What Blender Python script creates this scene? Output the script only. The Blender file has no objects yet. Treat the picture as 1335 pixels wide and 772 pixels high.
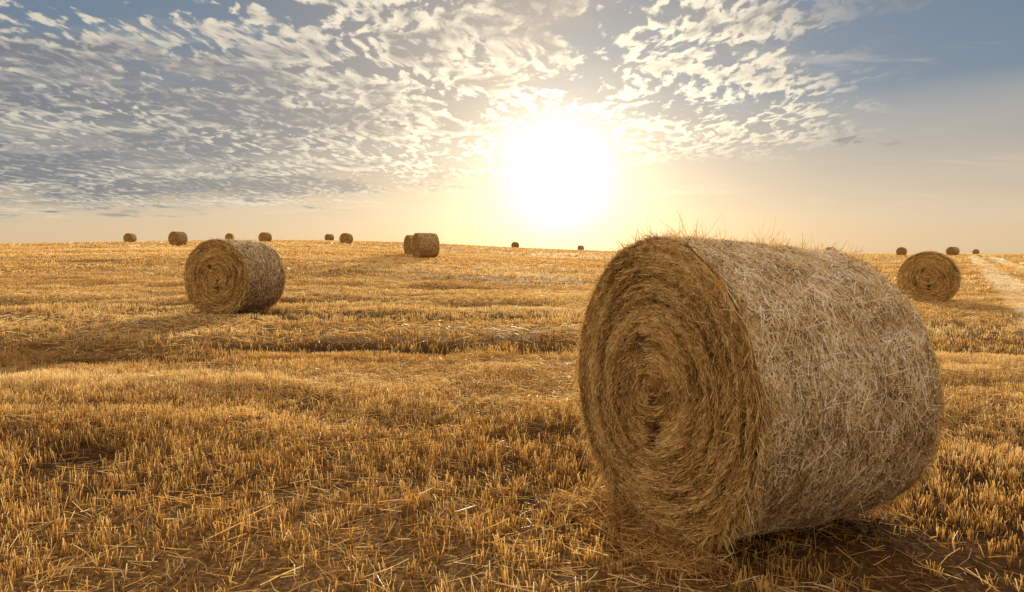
import bpy, math
import numpy as np
from mathutils import Vector
rng = np.random.default_rng(7)
scene = bpy.context.scene
scene.view_settings.view_transform = 'Standard'
scene.view_settings.look = 'None'
scene.view_settings.exposure = 0
scene.view_settings.gamma = 1

SUN_AZ = math.radians(3.9); SUN_EL = math.radians(6.5)
sun_dir = Vector((math.sin(SUN_AZ)*math.cos(SUN_EL), math.cos(SUN_AZ)*math.cos(SUN_EL), math.sin(SUN_EL)))

# ------------------------------------------------------------------ noise
def _h(ix, iy, seed):
    h = (ix.astype(np.int64)*374761393 + iy.astype(np.int64)*668265263 + seed*974711) & 0xffffffff
    h = ((h ^ (h >> 13))*1274126177) & 0xffffffff
    h = ((h ^ (h >> 15))*2246822519) & 0xffffffff
    return ((h ^ (h >> 16)) & 0xffffff)/float(0xffffff)
def vn(x, y, seed=0):
    x = np.asarray(x, float); y = np.asarray(y, float)
    xi = np.floor(x); yi = np.floor(y)
    fx = x-xi; fy = y-yi
    fx = fx*fx*(3-2*fx); fy = fy*fy*(3-2*fy)
    a = _h(xi, yi, seed); b = _h(xi+1, yi, seed); c = _h(xi, yi+1, seed); d = _h(xi+1, yi+1, seed)
    return (a*(1-fx)+b*fx)*(1-fy)+(c*(1-fx)+d*fx)*fy
def fbm(x, y, seed=0, o=3):
    s = 0; a = 1; t = 0
    for i in range(o):
        s = s+a*vn(x*2**i+17.3*i, y*2**i-9.1*i, seed+i); t += a; a *= .5
    return s/t
def sm(t):
    t = np.clip(t, 0, 1); return t*t*(3-2*t)

# ------------------------------------------------------------------ terrain
_ty = np.linspace(-200, 6000, 12401)
def _curve(xs, ys, k=8):
    v = np.interp(_ty, xs, ys)
    ker = np.exp(-np.linspace(-2, 2, 4*k+1)**2); ker /= ker.sum()
    return np.convolve(np.pad(v, 2*k, mode='edge'), ker, mode='valid')
_p = _curve([-200, 10, 20, 43, 72, 105, 138, 160, 220, 400, 6000], [0, 0, .3, 1.35, 2.2, 3.1, 4.0, 3.8, 2.2, .9, -25])
_b = _curve([-200, 20, 60, 117, 300, 400, 6000], [0, -.05, .35, .95, 1.0, .9, -25])
def swath(x, y):
    """0..1 : how much pale lying straw there is"""
    a = fbm(x*.22+y*.05, y*.75-x*.04, 31, 3)
    b = fbm(x*.07, y*.22, 45, 2)
    return sm((a*.65+b*.35-.38)/.24)
def patch(x, y):
    """0..1 : low where the stubble is thin and tinted darker"""
    return fbm(x*.30+y*.06, y*.95-x*.05, 13, 3)*.6+fbm(x*.12, y*.3, 14, 2)*.4
TX, TY, TA = 16.5, 22.0, math.radians(33.2)
def track_np(x, y):
    d = (x-TX)*math.cos(TA)-(y-TY)*math.sin(TA)
    return np.maximum.reduce([1-sm((np.abs(d-o)-.5)/.35) for o in (0, 2.1, 11., 13.1)])
BX, BY, BAZ = .69, 3.31, math.radians(67)
def ground_z(x, y):
    x = np.asarray(x, float); y = np.asarray(y, float)
    p = np.interp(y, _ty, _p); b = np.interp(y, _ty, _b)
    w = np.maximum(.75*y, 20)
    t = sm(.5-x/w)*(1-.25*sm((-x-40)/60))
    z = b+t*(p-b)
    far = np.clip((y-20)/60, 0, 1)
    near = 1-np.clip((np.hypot(x, y-5)-25)/40, 0, 1)
    al = (x-BX)*math.sin(BAZ)+(y-BY)*math.cos(BAZ); pe = (x-BX)*math.cos(BAZ)-(y-BY)*math.sin(BAZ)
    dd = np.hypot(np.maximum(np.abs(al-.55)-.5, 0), np.maximum(np.abs(pe)-.15, 0))
    lv = sm(dd/.7)
    z = z+lv*near*((fbm(x*2.2, y*2.2, 3, 3)-.5)*.08+(vn(x*.5, y*.8, 5)-.5)*.08+(swath(x, y)-.5)*.06)+(1-lv)*.012
    z = z+far*(vn(x*.05, y*.07, 8)-.5)*.18
    return z

# ------------------------------------------------------------------ mesh helpers
def make_mesh(name, verts, quads, mats, midx=None, tint=None, smooth=False):
    me = bpy.data.meshes.new(name)
    verts = np.ascontiguousarray(verts, dtype=np.float32); quads = np.ascontiguousarray(quads, dtype=np.int32)
    n = len(quads)
    me.vertices.add(len(verts)); me.vertices.foreach_set('co', verts.ravel())
    me.loops.add(n*4); me.loops.foreach_set('vertex_index', quads.ravel())
    me.polygons.add(n); me.polygons.foreach_set('loop_start', np.arange(0, n*4, 4, dtype=np.int32))
    try: me.polygons.foreach_set('loop_total', np.full(n, 4, dtype=np.int32))
    except Exception: pass
    for m in mats: me.materials.append(m)
    if midx is not None: me.polygons.foreach_set('material_index', np.asarray(midx, dtype=np.int32))
    sv = np.full(n, bool(smooth)) if np.isscalar(smooth) else smooth
    me.polygons.foreach_set('use_smooth', sv)
    if tint is not None:
        at = me.attributes.new('tint', 'FLOAT', 'POINT')
        at.data.foreach_set('value', np.ascontiguousarray(tint, dtype=np.float32))
    me.update(calc_edges=True)
    me.validate()
    return me
def add_obj(name, me, loc=(0, 0, 0), rz=0):
    o = bpy.data.objects.new(name, me); scene.collection.objects.link(o)
    o.location = loc; o.rotation_euler = (0, 0, rz); return o
def ribbons(P, S, w, taper=None):
    N, K, _ = P.shape
    tp = np.ones(K) if taper is None else np.asarray(taper)
    off = S*(w[:, None, None]*.5*tp[None, :, None])
    V = np.stack([P-off, P+off], axis=2).reshape(N*K*2, 3)
    base = (np.arange(N)*K*2)[:, None]+(np.arange(K-1)*2)[None, :]
    Q = np.stack([base, base+1, base+3, base+2], axis=-1).reshape(-1, 4)
    return V, Q
def norm(v): return v/np.maximum(np.linalg.norm(v, axis=-1, keepdims=True), 1e-9)

# ------------------------------------------------------------------ node helpers
class NT:
    def __init__(s, tree): s.t = tree; s.n = tree.nodes; s.l = tree.links
    def set(s, sock, v):
        if isinstance(v, bpy.types.NodeSocket): s.l.new(v, sock)
        else: sock.default_value = v
    def math(s, op, a, b=None, c=None, clamp=False):
        n = s.n.new('ShaderNodeMath'); n.operation = op; n.use_clamp = clamp
        s.set(n.inputs[0], a)
        if b is not None: s.set(n.inputs[1], b)
        if c is not None: s.set(n.inputs[2], c)
        return n.outputs[0]
    def sstep(s, v, lo, hi, a=0., b=1.):
        n = s.n.new('ShaderNodeMapRange'); n.interpolation_type = 'SMOOTHSTEP'
        s.set(n.inputs[0], v); s.set(n.inputs[1], lo); s.set(n.inputs[2], hi); s.set(n.inputs[3], a); s.set(n.inputs[4], b)
        return n.outputs[0]
    def vec(s, x, y, z):
        n = s.n.new('ShaderNodeCombineXYZ'); s.set(n.inputs[0], x); s.set(n.inputs[1], y); s.set(n.inputs[2], z); return n.outputs[0]
    def vmath(s, op, a, b=None, sc=None):
        n = s.n.new('ShaderNodeVectorMath'); n.operation = op; s.set(n.inputs[0], a)
        if b is not None: s.set(n.inputs[1], b)
        if sc is not None: s.set(n.inputs['Scale'], sc)
        return n.outputs['Value'] if op in ('DOT_PRODUCT', 'LENGTH') else n.outputs[0]
    def noise(s, v, scale, detail=3, rough=.5, dist=0.):
        n = s.n.new('ShaderNodeTexNoise'); n.noise_dimensions = '3D'
        s.set(n.inputs['Vector'], v); n.inputs['Scale'].default_value = scale
        n.inputs['Detail'].default_value = detail; n.inputs['Roughness'].default_value = rough; n.inputs['Distortion'].default_value = dist
        return n.outputs[0]
    def ramp(s, f, stops):
        n = s.n.new('ShaderNodeValToRGB'); s.set(n.inputs[0], f); e = n.color_ramp.elements
        while len(e) < len(stops): e.new(.5)
        for i, (p, c) in enumerate(stops): e[i].position = p; e[i].color = (*c, 1)
        return n.outputs[0]
    def mix(s, f, a, b, mode='MIX'):
        n = s.n.new('ShaderNodeMix'); n.data_type = 'RGBA'; n.blend_type = mode
        s.set(n.inputs[0], f)
        for i, v in ((6, a), (7, b)):
            if isinstance(v, tuple): v = (*v, 1)
            s.set(n.inputs[i], v)
        return n.outputs[2]

def new_mat(name):
    m = bpy.data.materials.new(name); m.use_nodes = True; m.node_tree.nodes.clear()
    t = NT(m.node_tree); out = t.n.new('ShaderNodeOutputMaterial'); return m, t, out
def finish(t, out, col, rough=.6, trans=.0, tcol=None, bump=None, spec=.3):
    p = t.n.new('ShaderNodeBsdfPrincipled'); t.set(p.inputs['Base Color'], col)
    p.inputs['Roughness'].default_value = rough; p.inputs['Specular IOR Level'].default_value = spec
    if bump is not None: t.set(p.inputs['Normal'], bump)
    if trans > 0:
        tr = t.n.new('ShaderNodeBsdfTranslucent'); t.set(tr.inputs[0], tcol if tcol is not None else col)
        mx = t.n.new('ShaderNodeMixShader'); mx.inputs[0].default_value = trans
        t.l.new(p.outputs[0], mx.inputs[1]); t.l.new(tr.outputs[0], mx.inputs[2]); t.l.new(mx.outputs[0], out.inputs[0])
    else: t.l.new(p.outputs[0], out.inputs[0])
def bump(t, h, strength, dist):
    b = t.n.new('ShaderNodeBump'); b.inputs['Strength'].default_value = strength; b.inputs['Distance'].default_value = dist
    t.set(b.inputs['Height'], h); return b.outputs[0]
def attr(t, nm):
    a = t.n.new('ShaderNodeAttribute'); a.attribute_name = nm; return a.outputs['Fac']

STUB = [(0, (.07, .029, .008)), (.3, (.38, .19, .050)), (.65, (.80, .495, .16)), (1, (.97, .79, .44))]
BALE = [(0, (.08, .036, .010)), (.3, (.46, .26, .078)), (.65, (.88, .585, .22)), (1, (1.0, .85, .49))]
WRAP = [(0, (.12, .062, .020)), (.3, (.46, .29, .12)), (.65, (.84, .64, .38)), (1, (1.0, .96, .87))]

def strand_mat(name, stops, trans, rough=.6, spec=.22):
    m, t, o = new_mat(name); c = t.ramp(attr(t, 'tint'), stops)
    finish(t, o, c, rough, trans, spec=spec); return m
m_stub = strand_mat('stubble_straw', STUB, .48, .48, .45)
m_bstrand = strand_mat('bale_straw', BALE, .3)
m_wstrand = strand_mat('bale_wrap_straw', WRAP, .2, .5, .4)

# ground material
m_ground, t, o = new_mat('stubble_soil')
tc = t.n.new('ShaderNodeTexCoord'); P = tc.outputs['Object']
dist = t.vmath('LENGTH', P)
fine = t.noise(P, 38, 4, .65)
mid = t.noise(P, 3.0, 4, .6)
sx = t.vmath('MULTIPLY', P, (.25, .9, 1)); streak = t.noise(sx, 1.0, 4, .6)
sx2 = t.vmath('MULTIPLY', P, (.05, .16, 1)); streak2 = t.noise(sx2, 1.0, 4, .6)
sw = attr(t, 'tint')
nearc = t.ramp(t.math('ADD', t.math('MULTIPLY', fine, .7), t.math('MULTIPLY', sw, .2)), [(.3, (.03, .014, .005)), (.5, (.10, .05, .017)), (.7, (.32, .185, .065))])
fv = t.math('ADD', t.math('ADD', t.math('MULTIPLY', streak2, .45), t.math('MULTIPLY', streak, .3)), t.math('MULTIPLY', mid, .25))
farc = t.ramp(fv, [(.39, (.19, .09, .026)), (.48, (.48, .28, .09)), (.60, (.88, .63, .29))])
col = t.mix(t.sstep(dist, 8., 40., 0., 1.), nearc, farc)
sp = t.n.new('ShaderNodeSeparateXYZ'); t.l.new(P, sp.inputs[0])
dd = t.math('SUBTRACT', t.math('MULTIPLY', t.math('SUBTRACT', sp.outputs[0], TX), math.cos(TA)), t.math('MULTIPLY', t.math('SUBTRACT', sp.outputs[1], TY), math.sin(TA)))
dd = t.math('ADD', dd, t.math('MULTIPLY', t.math('SUBTRACT', mid, .5), .5))
trk = None
for off in (0., 2.1, 11., 13.1):
    v_ = t.sstep(t.math('ABSOLUTE', t.math('SUBTRACT', dd, off)), .4, .85, 1., 0.)
    trk = v_ if trk is None else t.math('MAXIMUM', trk, v_)
col = t.mix(t.math('MULTIPLY', trk, .9), col, (.86, .70, .46))
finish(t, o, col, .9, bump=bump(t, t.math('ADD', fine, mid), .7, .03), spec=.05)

# bale body materials
def bale_mat(name, wrap):
    m, t, o = new_mat(name); tc = t.n.new('ShaderNodeTexCoord'); P = tc.outputs['Object']
    sp = t.n.new('ShaderNodeSeparateXYZ'); t.l.new(P, sp.inputs[0]); X, Y, Z = sp.outputs
    xz = t.vec(X, 0., t.math('SUBTRACT', Z, .72)); r = t.vmath('LENGTH', xz); nz = t.vmath('NORMALIZE', xz)
    if not wrap:
        v = t.vmath('ADD', t.vmath('SCALE', nz, sc=3.2), t.vec(0., t.math('MULTIPLY', r, 70.), 0.))
        n1 = t.noise(v, 1.0, 3, .6); n2 = t.noise(P, 60, 3, .6)
        f = t.math('ADD', t.math('MULTIPLY', n1, .6), t.math('MULTIPLY', n2, .4))
        f = t.math('ADD', f, t.math('MULTIPLY', t.math('SUBTRACT', attr(t, 'tint'), .5), .35))
        c = t.ramp(f, [(.32, (.035, .016, .005)), (.5, (.27, .15, .045)), (.68, (.70, .46, .18))])
    else:
        v = t.vec(t.math('MULTIPLY', Y, 40.), t.math('MULTIPLY', X, 14.), t.math('MULTIPLY', Z, 14.))
        n1 = t.noise(v, 1.0, 4, .65, .5); n2 = t.noise(P, 4, 3, .6)
        f = t.math('ADD', t.math('MULTIPLY', n1, .85), t.math('MULTIPLY', n2, .15))
        c = t.ramp(f, [(.38, (.06, .030, .010)), (.5, (.32, .19, .075)), (.66, (.76, .59, .36))])
    finish(t, o, c, .8, bump=bump(t, f, .8, .02), spec=.1); return m
m_face = bale_mat('bale_end_straw', False); m_side = bale_mat('bale_side_netted', True)

# ------------------------------------------------------------------ ground sheet
N = 640
tt = np.linspace(-1, 1, N+1)
gx = 2.34*np.sinh(8.0*tt)
gy = 5+2.6*np.sinh(8.0*tt)
gy = gy[gy > -300]
X, Y = np.meshgrid(gx, gy); Z = ground_z(X, Y)
nx, ny = X.shape[1], X.shape[0]
idx = np.arange(nx*ny).reshape(ny, nx)
Q = np.stack([idx[:-1, :-1], idx[:-1, 1:], idx[1:, 1:], idx[1:, :-1]], -1).reshape(-1, 4)
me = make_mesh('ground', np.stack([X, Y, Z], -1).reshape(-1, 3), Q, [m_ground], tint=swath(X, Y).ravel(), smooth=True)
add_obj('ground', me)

# ------------------------------------------------------------------ bales
HOLES = ((-.13, .22, .028, .05), (.02, -.05, .014, .03), (.04, -.20, .026, .05), (.03, -.28, .018, .04))
def build_bale_mesh(name, R=.75, L=1.2, nf=0, nb=0, nfr=0, seed=0, seg=224, sw=1.0, taper=0., ring=.4):
    rg = np.random.default_rng(seed)
    rr = .045
    nfring = 90 if nf > 9000 else 26
    prof = [(max(r, .003), 0., 0) for r in np.linspace(0, R-rr, nfring)]
    for a in np.linspace(0, math.pi/2, 6)[1:]: prof.append((R-rr+rr*math.sin(a), rr-rr*math.cos(a), 0 if a < 1.0 else 1))
    nbar = 60 if nf > 9000 else 14
    prof += [(R, y, 1) for y in np.linspace(rr, L-rr, nbar)[1:]]
    for a in np.linspace(math.pi/2, 0, 6)[1:]: prof.append((R-rr+rr*math.sin(a), L-rr+rr*math.cos(a), 1))
    prof += [(max(r, .003), L, 0) for r in np.linspace(R-rr, 0, 16)[1:]]
    pr = np.array(prof); M = len(pr)
    th = np.linspace(0, 2*math.pi, seg, endpoint=False)
    r = pr[:, 0][:, None]+0*th[None, :]; y = pr[:, 1][:, None]+0*th[None, :]; T = th[None, :]+0*r
    def wobr(r, T):
        x0 = r*np.sin(T); z0 = -r*np.cos(T)
        return r+(fbm(x0*4+3, z0*4, 81+seed, 2)-.5)*.04
    def surf(r, y, T, side):
        x0 = r*np.sin(T); z0 = -r*np.cos(T); wob = wobr(r, T)
        df = (vn(wob*46+T/(2*math.pi), T*2.0, 11+seed)-.5)*.020+(vn(wob*15+T/6.283, T*1.1, 12+seed)-.5)*.018+(fbm(x0*5, z0*5, 21+seed, 3)-.5)*.04
        for (hx, hz, hs, hd) in HOLES:
            df = df+hd*np.exp(-((x0-hx)**2+((z0-hz)*.7)**2)/hs**2)
        df = df*sm((R-r)/.08+.25)
        db = (fbm(T*3.2, y*2.5, 41+seed, 3)-.5)*.035+(vn(T*1.3, y*14, 51+seed)-.5)*.010
        yy = np.where(side == 0, y+df, np.where(side == 2, y-df, y))
        r2 = np.where(side == 1, r+db, r+db*sm((r-R+.12)/.1))
        x = r2*np.sin(T); z = -r2*np.cos(T)
        zb = -R*.93
        z = np.where(z < zb, zb+(z-zb)*.35, z)
        x = x*(1+.03*np.clip((-z)/R, -.3, 1))
        z = z+R*.955
        tf = 1-taper*np.clip(yy/L, 0, 1)**1.5
        return np.stack([x*tf, yy, z*tf], -1)
    side = np.where(y < rr*.5, 0, np.where(y > L-rr*.5, 2, 1))
    V = surf(r, y, T, side)
    def hole_at(x0, z0):
        h = 0
        for (hx, hz, hs, hd) in HOLES: h = h+np.exp(-((x0-hx)**2+((z0-hz)*.7)**2)/hs**2)
        return h
    def ringtint(r, T):
        wob = wobr(r, T)
        return vn(wob*46+T/6.283, T*1.4, 61+seed)*.68+vn(wob*15+T/6.283, T*1.0, 62+seed)*.32
    tint = np.clip(.5+(ringtint(r, T)-.5)*ring*1.8-hole_at(r*np.sin(T), -r*np.cos(T))*1.2, 0, 1)
    idx = np.arange(M*seg).reshape(M, seg); ir = np.roll(idx, -1, axis=1)
    Q = np.stack([idx[:-1], idx[1:], ir[1:], ir[:-1]], -1).reshape(-1, 4)
    mi = np.repeat(pr[:-1, 2].astype(int), seg)
    Vs = [V.reshape(-1, 3)]; Qs = [Q]; Ms = [mi]; Ts = [tint.ravel()]; Sm = [np.ones(len(Q), bool)]
    cnt = len(Vs[0])
    def push(P, S, w, tn, mat, taper=None):
        nonlocal cnt
        v, q = ribbons(P, S, w, taper); K = P.shape[1]
        Vs.append(v); Qs.append(q+cnt); Ms.append(np.full(len(q), mat)); Ts.append(np.repeat(tn, K*2)); Sm.append(np.zeros(len(q), bool)); cnt += len(v)
    K = 4; s = np.linspace(-.5, .5, K)[None, :]
    if nf:
        for sd in (0, 2):
            n = nf if sd == 0 else nf//5
            r0 = R*np.sqrt(rg.random(n))*.99; T0 = rg.random(n)*2*math.pi
            ln = rg.uniform(.03, .20, n)*(.5+.5*r0/R); drift = rg.normal(0, .09, n)*ln
            lump = rg.random(n) < .12; drift = np.where(lump, rg.normal(0, .5, n)*ln, drift)
            rr_ = np.clip(r0[:, None]+drift[:, None]*s*2, .005, R*.995)
            TT = T0[:, None]+ln[:, None]*s/np.maximum(r0[:, None], .05)
            Pp = surf(rr_, np.full_like(rr_, 0. if sd == 0 else L), TT, np.full(rr_.shape, sd))
            lift = (rg.uniform(.001, .010, n)[:, None]+np.abs(s*2)**2*rg.exponential(.007, n)[:, None])
            Pp[..., 1] += lift*(-1 if sd == 0 else 1)
            rad = np.stack([np.sin(TT), np.zeros_like(TT), -np.cos(TT)], -1)
            tw = rg.normal(0, .5, n)[:, None, None]
            S = norm(rad*np.cos(tw)+np.array([0, 1., 0])*np.sin(tw))
            x0 = r0*np.sin(T0); z0 = -r0*np.cos(T0); hl = hole_at(x0, z0)
            tn = np.clip(.08+.78*rg.random(n)+ring*1.5*(ringtint(r0, T0)-.45)+.25*(fbm(x0*3, z0*3, 5, 2)-.5)-hl, 0, 1)
            push(Pp, S, rg.uniform(.0018, .0042, n)*sw, tn, 2)
    if nb:
        n = nb; y0 = rg.uniform(.0, L, n); T0 = rg.random(n)*2*math.pi
        ang = rg.normal(0, .6, n); ang = np.where(rg.random(n) < .3, rg.uniform(-1.6, 1.6, n), ang)
        ln = rg.uniform(.02, .12, n)
        yy = np.clip(y0[:, None]+np.sin(ang)[:, None]*ln[:, None]*s, .0, L)
        TT = T0[:, None]+np.cos(ang)[:, None]*ln[:, None]*s/R
        lift = rg.uniform(.000, .010, n)[:, None]+np.abs(s*2)**2*rg.exponential(.003, n)[:, None]
        Pp = surf(R+lift, yy, TT, np.ones(yy.shape, int))
        tan = np.stack([np.cos(TT), np.zeros_like(TT), np.sin(TT)], -1); nrm = np.stack([np.sin(TT), np.zeros_like(TT), -np.cos(TT)], -1)
        a = ang[:, None, None]
        S = -np.sin(a)*tan+np.cos(a)*np.array([0, 1., 0]); tw = rg.normal(0, .5, n)[:, None, None]
        S = norm(S*np.cos(tw)+nrm*np.sin(tw))
        tn = np.clip(-.14+.80*rg.random(n)+.5*(fbm(T0*6, y0*7, 71, 3)-.5)+.38*(rg.random(n) < .25)+.15*(1-np.cos(T0)), 0, 1)  # last term paints skylight on top and shade below into the barrel tint
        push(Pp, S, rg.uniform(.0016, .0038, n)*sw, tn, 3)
    if nfr:
        for yb, sg in ((.0, -1), (L, 1)):
            n = nfr if yb == 0 else nfr//2
            T0 = rg.random(n)*2*math.pi; r0 = R-rg.exponential(.03, n)
            ln = rg.uniform(.03, .13, n)
            base = surf(r0, np.full(n, yb)-sg*rg.uniform(-.01, .06, n)*(r0 > R-.05), T0, np.ones(n, int)*0)
            nr = np.stack([np.sin(T0), np.zeros(n), -np.cos(T0)], -1); tn_ = np.stack([np.cos(T0), np.zeros(n), np.sin(T0)], -1)
            d = norm(nr*rg.normal(.3, .4, n)[:, None]+tn_*rg.normal(.7, .8, n)[:, None]*rg.choice([-1, 1], n)[:, None]+np.array([0, 1., 0])*(sg*rg.normal(.2, .22, n))[:, None])
            u = np.linspace(0, 1, K)[None, :, None]
            Pp = base[:, None, :]+d[:, None, :]*ln[:, None, None]*u
            Pp[..., 2] -= (u[..., 0]**2)*ln[:, None]*rg.uniform(0, .5, n)[:, None]
            Pp[..., 2] = np.maximum(Pp[..., 2], .02)
            S = norm(np.cross(d, rg.normal(0, 1, (n, 3))))[:, None, :]
            push(Pp, S, rg.uniform(.0018, .0036, n)*sw, np.clip(rg.random(n)*.85+.05, 0, 1), 2, [1, 1, .8, .4])
        n = nfr*2//3
        T0 = math.pi+rg.normal(0, .8, n); y0 = rg.uniform(0, L, n); ln = .015+rg.exponential(.03, n)
        base = surf(np.full(n, R), y0, T0, np.ones(n, int))
        nr = np.stack([np.sin(T0), np.zeros(n), -np.cos(T0)], -1)
        d = norm(nr*rg.uniform(.1, .9, n)[:, None]+rg.normal(0, .6, (n, 3)))
        u = np.linspace(0, 1, K)[None, :, None]
        Pp = base[:, None, :]+d[:, None, :]*ln[:, None, None]*u
        S = norm(np.cross(d, rg.normal(0, 1, (n, 3))))[:, None, :]
        push(Pp, S, rg.uniform(.002, .0038, n)*sw, np.clip(rg.random(n)*.6+.4, 0, 1), 2, [1, 1, .8, .4])
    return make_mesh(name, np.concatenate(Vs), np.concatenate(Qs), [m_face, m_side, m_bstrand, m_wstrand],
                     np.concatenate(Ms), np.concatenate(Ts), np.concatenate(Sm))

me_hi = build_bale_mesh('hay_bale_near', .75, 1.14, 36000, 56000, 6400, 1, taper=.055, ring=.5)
me_mid = build_bale_mesh('hay_bale_mid', .75, 1.2, 6000, 5000, 700, 2, 96, 2.2, ring=.28)
me_mid2 = build_bale_mesh('hay_bale_mid_b', .75, 1.2, 6000, 5000, 700, 5, 96, 2.4, ring=.28)
me_far = build_bale_mesh('hay_bale_far', .75, 1.2, 300, 500, 120, 3, 48, 5, ring=.2)
BALES = [(BX, BY, 67, me_hi, .975),
         (-6.0, 13.8, 17, me_mid, 1.04), (11.45, 18.8, 33, me_mid2, 1.0),
         (-6.05, 43, 62, me_far, 1.08), (-7.35, 48, 60, me_far, .98),
         (-35.6, 72, 20, me_far, 1.0), (-60, 107, 0, me_far, 1.0), (-53.7, 130, -10, me_far, 1.0), (-36.4, 100, 15, me_far, 1.0),
         (-37.5, 139, 30, me_far, 1.0), (-22.5, 92, 10, me_far, 1.0), (.5, 150, 20, me_far, 1.0), (16, 165, 80, me_far, 1.0),
         (54, 117, 75, me_far, 1.0), (66.5, 117, 40, me_far, 1.0), (75, 117, 70, me_far, 1.0), (77.6, 121, 30, me_far, 1.0), (122, 180, 40, me_far, 1.0)]
FOOT = []
for (bx, by, az, me, sc) in BALES:
    a = math.radians(az); ax = (math.sin(a), math.cos(a)); cx, cy = bx+ax[0]*.6, by+ax[1]*.6
    gz = float(ground_z(cx, cy)) if by > 8 else 0.02
    ob = add_obj('hay_bale', me, (bx, by, gz-.02), -a); ob.scale = (sc, sc, sc)
    FOOT.append((bx, by, ax))

# ------------------------------------------------------------------ stubble
def in_bale(x, y, mrg=.0):
    m = np.zeros(len(x), bool)
    for (bx, by, ax) in FOOT[:3]:
        dx, dy = x-bx, y-by; al = dx*ax[0]+dy*ax[1]; pe = dx*ax[1]-dy*ax[0]
        m |= (al > -.0-mrg) & (al < 1.2+mrg) & (np.abs(pe) < .3+mrg)
    return m
def sample_wedge(n, y0, y1, k=.92, pad=1.5):
    y = np.sqrt(rng.random(n*2)*(y1**2-y0**2)+y0**2); x = rng.uniform(-1, 1, n*2)*(y1*k+pad)
    m = np.abs(x) < y*k+pad; return x[m][:n], y[m][:n]
VV = []; QQ = []; TT_ = []; c0 = 0
def emit(P, S, w, tn, taper=None, dark=None):
    global c0
    v, q = ribbons(P, S, w, taper); K = P.shape[1]
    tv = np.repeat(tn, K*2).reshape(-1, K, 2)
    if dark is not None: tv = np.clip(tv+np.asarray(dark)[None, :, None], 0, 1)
    VV.append(v); QQ.append(q+c0); TT_.append(tv.ravel()); c0 += len(v)
def stalks(nc, per, y0, y1, h0, h1, w0, w1, spread, rowgap=None, lean_=.2):
    x, y = sample_wedge(nc, y0, y1)
    if rowgap:
        ca, sa = math.cos(.12), math.sin(.12)
        u = x*ca+y*sa; v = -x*sa+y*ca
        v = np.round(v/rowgap)*rowgap+rng.normal(0, rowgap*.2, len(v))
        x = u*ca-v*sa; y = u*sa+v*ca
    thick = fbm(x*1.1, y*1.6, 77, 3)*.6+patch(x, y)*.4
    keep = rng.random(len(x)) < (sm((thick-.32)/.2)*(1-.35*swath(x, y))+.08)*(1-.95*track_np(x, y))
    x, y = x[keep], y[keep]
    x = np.repeat(x, per)+rng.normal(0, spread, len(x)*per); y = np.repeat(y, per)+rng.normal(0, spread, len(y)*per)
    cl = np.repeat(rng.random(len(x)//per), per)
    m = ~in_bale(x, y); x, y, cl = x[m], y[m], cl[m]; n = len(x)
    hh = rng.uniform(h0, h1, n)*(.4+1.2*fbm(x*.8, y*.8, 91, 2))
    crush = in_bale(x, y, .25); hh = np.where(crush, hh*.75, hh)
    lean = rng.normal(0, lean_, (n, 2))
    z = ground_z(x, y)-.01
    b = np.stack([x, y, z], -1); tip = b+np.stack([lean[:, 0]*hh, lean[:, 1]*hh, hh], -1)
    a = rng.uniform(0, math.pi, n); S = np.stack([np.cos(a), np.sin(a), np.zeros(n)], -1)[:, None, :]
    tn = np.clip(.12+.5*rng.random(n)+.3*cl+1.0*(patch(x, y)-.5), 0.02, 1)
    emit(np.stack([b, tip], 1), S, rng.uniform(w0, w1, n), tn, [1, .85], dark=[-.3, .18])  # stalk bases tinted darker for dirt and painted shade, tips lighter
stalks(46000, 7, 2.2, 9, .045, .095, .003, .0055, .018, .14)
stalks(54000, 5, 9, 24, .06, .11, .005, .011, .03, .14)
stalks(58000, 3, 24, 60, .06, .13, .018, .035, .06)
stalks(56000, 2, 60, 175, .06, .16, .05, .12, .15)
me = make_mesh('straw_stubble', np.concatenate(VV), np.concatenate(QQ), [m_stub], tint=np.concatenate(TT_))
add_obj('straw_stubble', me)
VV = []; QQ = []; TT_ = []; c0 = 0
def loose(n, y0, y1, l0, l1, w0, w1, zmax, K=3, uniform=.12, t0=.2):
    x, y = sample_wedge(n, y0, y1); s_ = swath(x, y)
    keep = rng.random(len(x)) < uniform+(1-uniform)*s_; x, y, s_ = x[keep], y[keep], s_[keep]
    m = ~in_bale(x, y); x, y, s_ = x[m], y[m], s_[m]; n = len(x)
    a = rng.uniform(0, 2*math.pi, n); l = rng.uniform(l0, l1, n); bend = rng.normal(0, .25, n)
    u = np.linspace(-.5, .5, K)[None, :]
    aa = a[:, None]+bend[:, None]*u
    px = x[:, None]+np.cos(aa)*l[:, None]*u; py = y[:, None]+np.sin(aa)*l[:, None]*u
    pz = ground_z(px, py)+(rng.random(n)**1.5*zmax*(.35+.8*s_))[:, None]+u*l[:, None]*rng.normal(0, .2, n)[:, None]+.005
    P = np.stack([px, py, pz], -1)
    d = norm(P[:, -1]-P[:, 0]); S = norm(np.cross(d, norm(rng.normal(0, .9, (n, 3))+np.array([0, 0, .7]))))[:, None, :]
    tn = np.clip(t0+.6*rng.random(n)+.2*s_+.7*(patch(x, y)-.5), 0, 1)
    emit(P, S, rng.uniform(w0, w1, n), tn)
loose(60000, 2.2, 9, .05, .2, .0024, .0042, .06)
loose(60000, 2.2, 8, .015, .06, .002, .0045, .02, 2, .6, -.1)      # chaff on the soil
loose(64000, 9, 24, .08, .28, .006, .011, .07)
loose(40000, 24, 60, .1, .45, .015, .03, .09, 2)
loose(20000, 60, 170, .3, 1.2, .05, .1, .1, 2)
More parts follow.
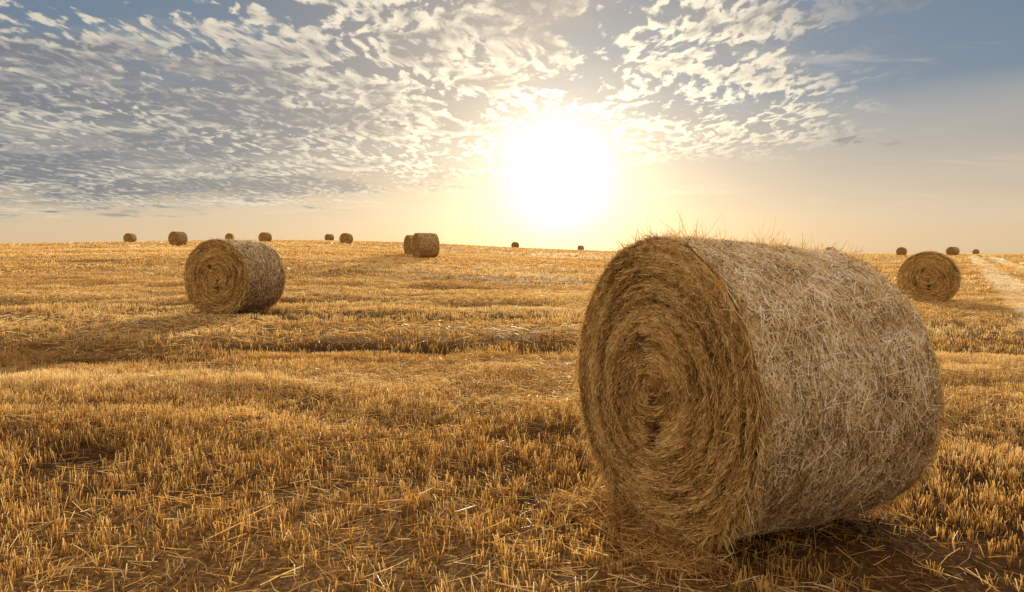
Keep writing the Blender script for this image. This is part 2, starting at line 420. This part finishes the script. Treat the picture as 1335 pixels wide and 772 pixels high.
# straw shed round the foot of the near bale
n = 3200; al = rng.uniform(-.35, 1.3, n); pe = rng.choice([-1, 1], n)*(.2+np.abs(rng.normal(0, .15, n)))
e = rng.random(n) < .6; al = np.where(e, -np.abs(rng.normal(0, .16, n)), al); pe = np.where(e, rng.uniform(-.55, .55, n), pe)
x = BX+al*math.sin(BAZ)+pe*math.cos(BAZ); y = BY+al*math.cos(BAZ)-pe*math.sin(BAZ)
a = rng.uniform(0, 6.283, n); l = rng.uniform(.04, .22, n); u = np.linspace(-.5, .5, 3)[None, :]
px = x[:, None]+np.cos(a)[:, None]*l[:, None]*u; py = y[:, None]+np.sin(a)[:, None]*l[:, None]*u
pz = ground_z(px, py)+.005+(rng.random(n)**2*.07)[:, None]+u*l[:, None]*rng.normal(0, .4, n)[:, None]
P = np.stack([px, py, pz], -1); d = norm(P[:, -1]-P[:, 0]); S = norm(np.cross(d, rng.normal(0, 1, (n, 3))))[:, None, :]
emit(P, S, rng.uniform(.002, .004, n), np.clip(.1+.7*rng.random(n), 0, 1))
me = make_mesh('loose_straw', np.concatenate(VV), np.concatenate(QQ), [m_stub], tint=np.concatenate(TT_))
add_obj('loose_straw', me)

# ------------------------------------------------------------------ world / sky
w = bpy.data.worlds.new('World'); scene.world = w; w.use_nodes = True; w.node_tree.nodes.clear()
t = NT(w.node_tree)
out = t.n.new('ShaderNodeOutputWorld'); bg = t.n.new('ShaderNodeBackground'); t.l.new(bg.outputs[0], out.inputs[0])
sky = t.n.new('ShaderNodeTexSky'); sky.sky_type = 'NISHITA'; sky.sun_disc = False
sky.sun_elevation = SUN_EL; sky.sun_rotation = SUN_AZ; sky.air_density = 1.0; sky.dust_density = 1.5; sky.ozone_density = 2.0
tc = t.n.new('ShaderNodeTexCoord'); D = tc.outputs['Generated']
sp = t.n.new('ShaderNodeSeparateXYZ'); t.l.new(D, sp.inputs[0]); dx, dy, dz = sp.outputs
ang = t.math('ARCCOSINE', t.math('MINIMUM', t.vmath('DOT_PRODUCT', D, tuple(sun_dir)), .999999))
def expo(k): return t.math('EXPONENT', t.math('MULTIPLY', ang, -1./k))
core = t.math('EXPONENT', t.math('MULTIPLY', t.math('POWER', t.math('DIVIDE', ang, .046), 2.), -1.))
h1 = expo(.068); h2 = expo(.24)
el = t.math('MAXIMUM', dz, 0.)
zc = t.math('ADD', t.math('MAXIMUM', dz, 0.), .10)
qx = t.math('DIVIDE', dx, zc); qy = t.math('DIVIDE', dy, zc)
q = t.vec(qx, qy, 0.)
warp = t.noise(q, 1.6, 2, .5)
q2 = t.vmath('ADD', q, t.vec(t.math('MULTIPLY', warp, .3), t.math('MULTIPLY', warp, .3), 0.))
n_c = t.noise(t.vmath('MULTIPLY', q2, (1., .5, 1.)), 20, 4, .55, .15)
n_m = t.noise(t.vmath('MULTIPLY', q2, (1., .75, 1.)), 3.4, 4, .6)
n_b = t.noise(t.vmath('ADD', q, (3.1, 7.7, 0)), .8, 2, .5)
def blob(cx, cy, rx, ry):
    a_ = t.math('POWER', t.math('DIVIDE', t.math('SUBTRACT', qx, cx), rx), 2.); b_ = t.math('POWER', t.math('DIVIDE', t.math('SUBTRACT', qy, cy), ry), 2.)
    return t.math('EXPONENT', t.math('MULTIPLY', t.math('ADD', a_, b_), -1.))
gsoft = t.math('ADD', .35, t.math('MULTIPLY', t.sstep(n_m, .36, .60), 1.0))
g_ = t.math('ADD', blob(.1, 2.3, .22, .38), blob(-1.5, 2.75, .8, .42))
g_ = t.math('ADD', g_, t.math('ADD', blob(-2.4, 3.9, 1.3, .5), blob(-1.0, 3.35, .5, .22)))
g_ = t.math('ADD', g_, blob(-2.0, 4.9, 1.6, .35))
grey = t.math('MULTIPLY', g_, gsoft, clamp=True)
hole = t.math('ADD', blob(-.9, 2.15, .35, .12), blob(-2.0, 2.3, .25, .15))
elw = t.math('ADD', el, t.math('MULTIPLY', t.math('SUBTRACT', n_b, .5), .06))
grad = t.ramp(elw, [(0, (.70, .51, .30)), (.05, (.64, .515, .36)), (.13, (.43, .39, .335)), (.175, (.31, .325, .33)), (.21, (.16, .225, .30)), (.42, (.09, .16, .26)), (.7, (.09, .16, .28))])
edge1 = t.math('SUBTRACT', t.math('MULTIPLY', t.math('ABSOLUTE', qy), .52), qx)
edge1 = t.math('ADD', edge1, t.math('MULTIPLY', t.math('SUBTRACT', n_m, .5), 1.5))
e1 = t.sstep(edge1, -.05, .5)
far_lim = t.math('MINIMUM', t.math('SUBTRACT', 4.9, t.math('MULTIPLY', qx, .6)), 5.8)
edge2 = t.math('SUBTRACT', far_lim, qy); edge2 = t.math('ADD', edge2, t.math('MULTIPLY', t.math('SUBTRACT', n_m, .5), 2.6))
e2 = t.sstep(edge2, -.2, .8)
mask = t.math('MULTIPLY', e1, e2)
cw = t.math('SUBTRACT', .58, t.math('MULTIPLY', grey, .36))
dens = t.math('ADD', t.math('ADD', t.math('MULTIPLY', t.math('SUBTRACT', n_c, .5), cw), t.math('MULTIPLY', n_m, .66)), t.math('MULTIPLY', n_b, .25))
dens = t.math('ADD', dens, t.math('SUBTRACT', t.math('MULTIPLY', grey, .03), t.math('MULTIPLY', hole, .07)))
cov = t.math('MULTIPLY', t.sstep(dens, .415, .50), mask)
veil = t.math('MULTIPLY', t.math('MULTIPLY', t.math('ADD', t.sstep(n_b, .34, .56), grey), mask), .82, clamp=True)
thick = t.math('ADD', t.sstep(t.math('ADD', t.math('MULTIPLY', n_m, .75), t.math('MULTIPLY', n_b, .45)), .60, .74), t.math('MULTIPLY', grey, .95), clamp=True)
lit = t.math('ADD', .70, t.math('MULTIPLY', h2, .75))
brightc = t.vmath('SCALE', t.mix(h2, (1.0, .90, .71), (1.0, .85, .60)), sc=lit)
darkc = t.vmath('SCALE', t.mix(h2, (.17, .19, .225), (.46, .37, .28)), sc=t.math('ADD', .95, t.math('MULTIPLY', h2, .2)))
cellshade = t.math('MULTIPLY', t.sstep(n_c, .5, .64), t.math('SUBTRACT', .5, t.math('MULTIPLY', grey, .25)))
cc = t.mix(t.math('MULTIPLY', thick, t.math('SUBTRACT', 1., cellshade)), brightc, darkc)
col = t.mix(veil, grad, darkc)
col = t.mix(cov, col, cc)
wisp = t.noise(t.vmath('MULTIPLY', q, (.5, 1.6, 1)), 1.4, 4, .6, .6)
wm = t.math('MULTIPLY', t.sstep(wisp, .54, .72), .3)
col = t.mix(t.math('MULTIPLY', wm, t.sstep(dz, .02, .08)), col, (.8, .70, .56))
# fill light added in the unseen sky overhead and behind the camera
col = t.mix(t.sstep(dz, .44, .75), col, (1.25, 1.11, .90))
back_fill = t.sstep(t.math('MULTIPLY', dy, -1.), -.1, .7)
col = t.mix(t.math('MULTIPLY', back_fill, .85), col, (.96, .75, .48))
glow = t.vmath('ADD', t.vmath('SCALE', t.vec(1., .92, .75), sc=t.math('MULTIPLY', core, 2.2)),
     t.vmath('ADD', t.vmath('SCALE', t.vec(1., .85, .58), sc=t.math('MULTIPLY', h1, 1.4)), t.vmath('SCALE', t.vec(1., .78, .50), sc=t.math('MULTIPLY', h2, .30))))
col = t.vmath('ADD', col, glow)
col = t.vmath('SCALE', col, sc=9.5)
col = t.vmath('ADD', col, t.vmath('SCALE', sky.outputs[0], sc=.12))
t.l.new(col, bg.inputs[0]); bg.inputs[1].default_value = .1

# ------------------------------------------------------------------ sun
sl = bpy.data.lights.new('sun', 'SUN'); sl.energy = 5.0; sl.angle = math.radians(.53); sl.color = (1.0, .80, .48)
so = bpy.data.objects.new('sun', sl); scene.collection.objects.link(so); so.location = (5, 60, 20)
so.rotation_euler = sun_dir.to_track_quat('Z', 'Y').to_euler()

# ------------------------------------------------------------------ camera
cd = bpy.data.cameras.new('camera'); cam = bpy.data.objects.new('camera', cd); scene.collection.objects.link(cam)
cd.sensor_width = 36; cd.lens = 24; cd.clip_end = 12000; cd.clip_start = .05
cam.location = (0, 0, 1.36); cam.rotation_euler = (math.radians(90-3.6), 0, 0)
scene.camera = cam
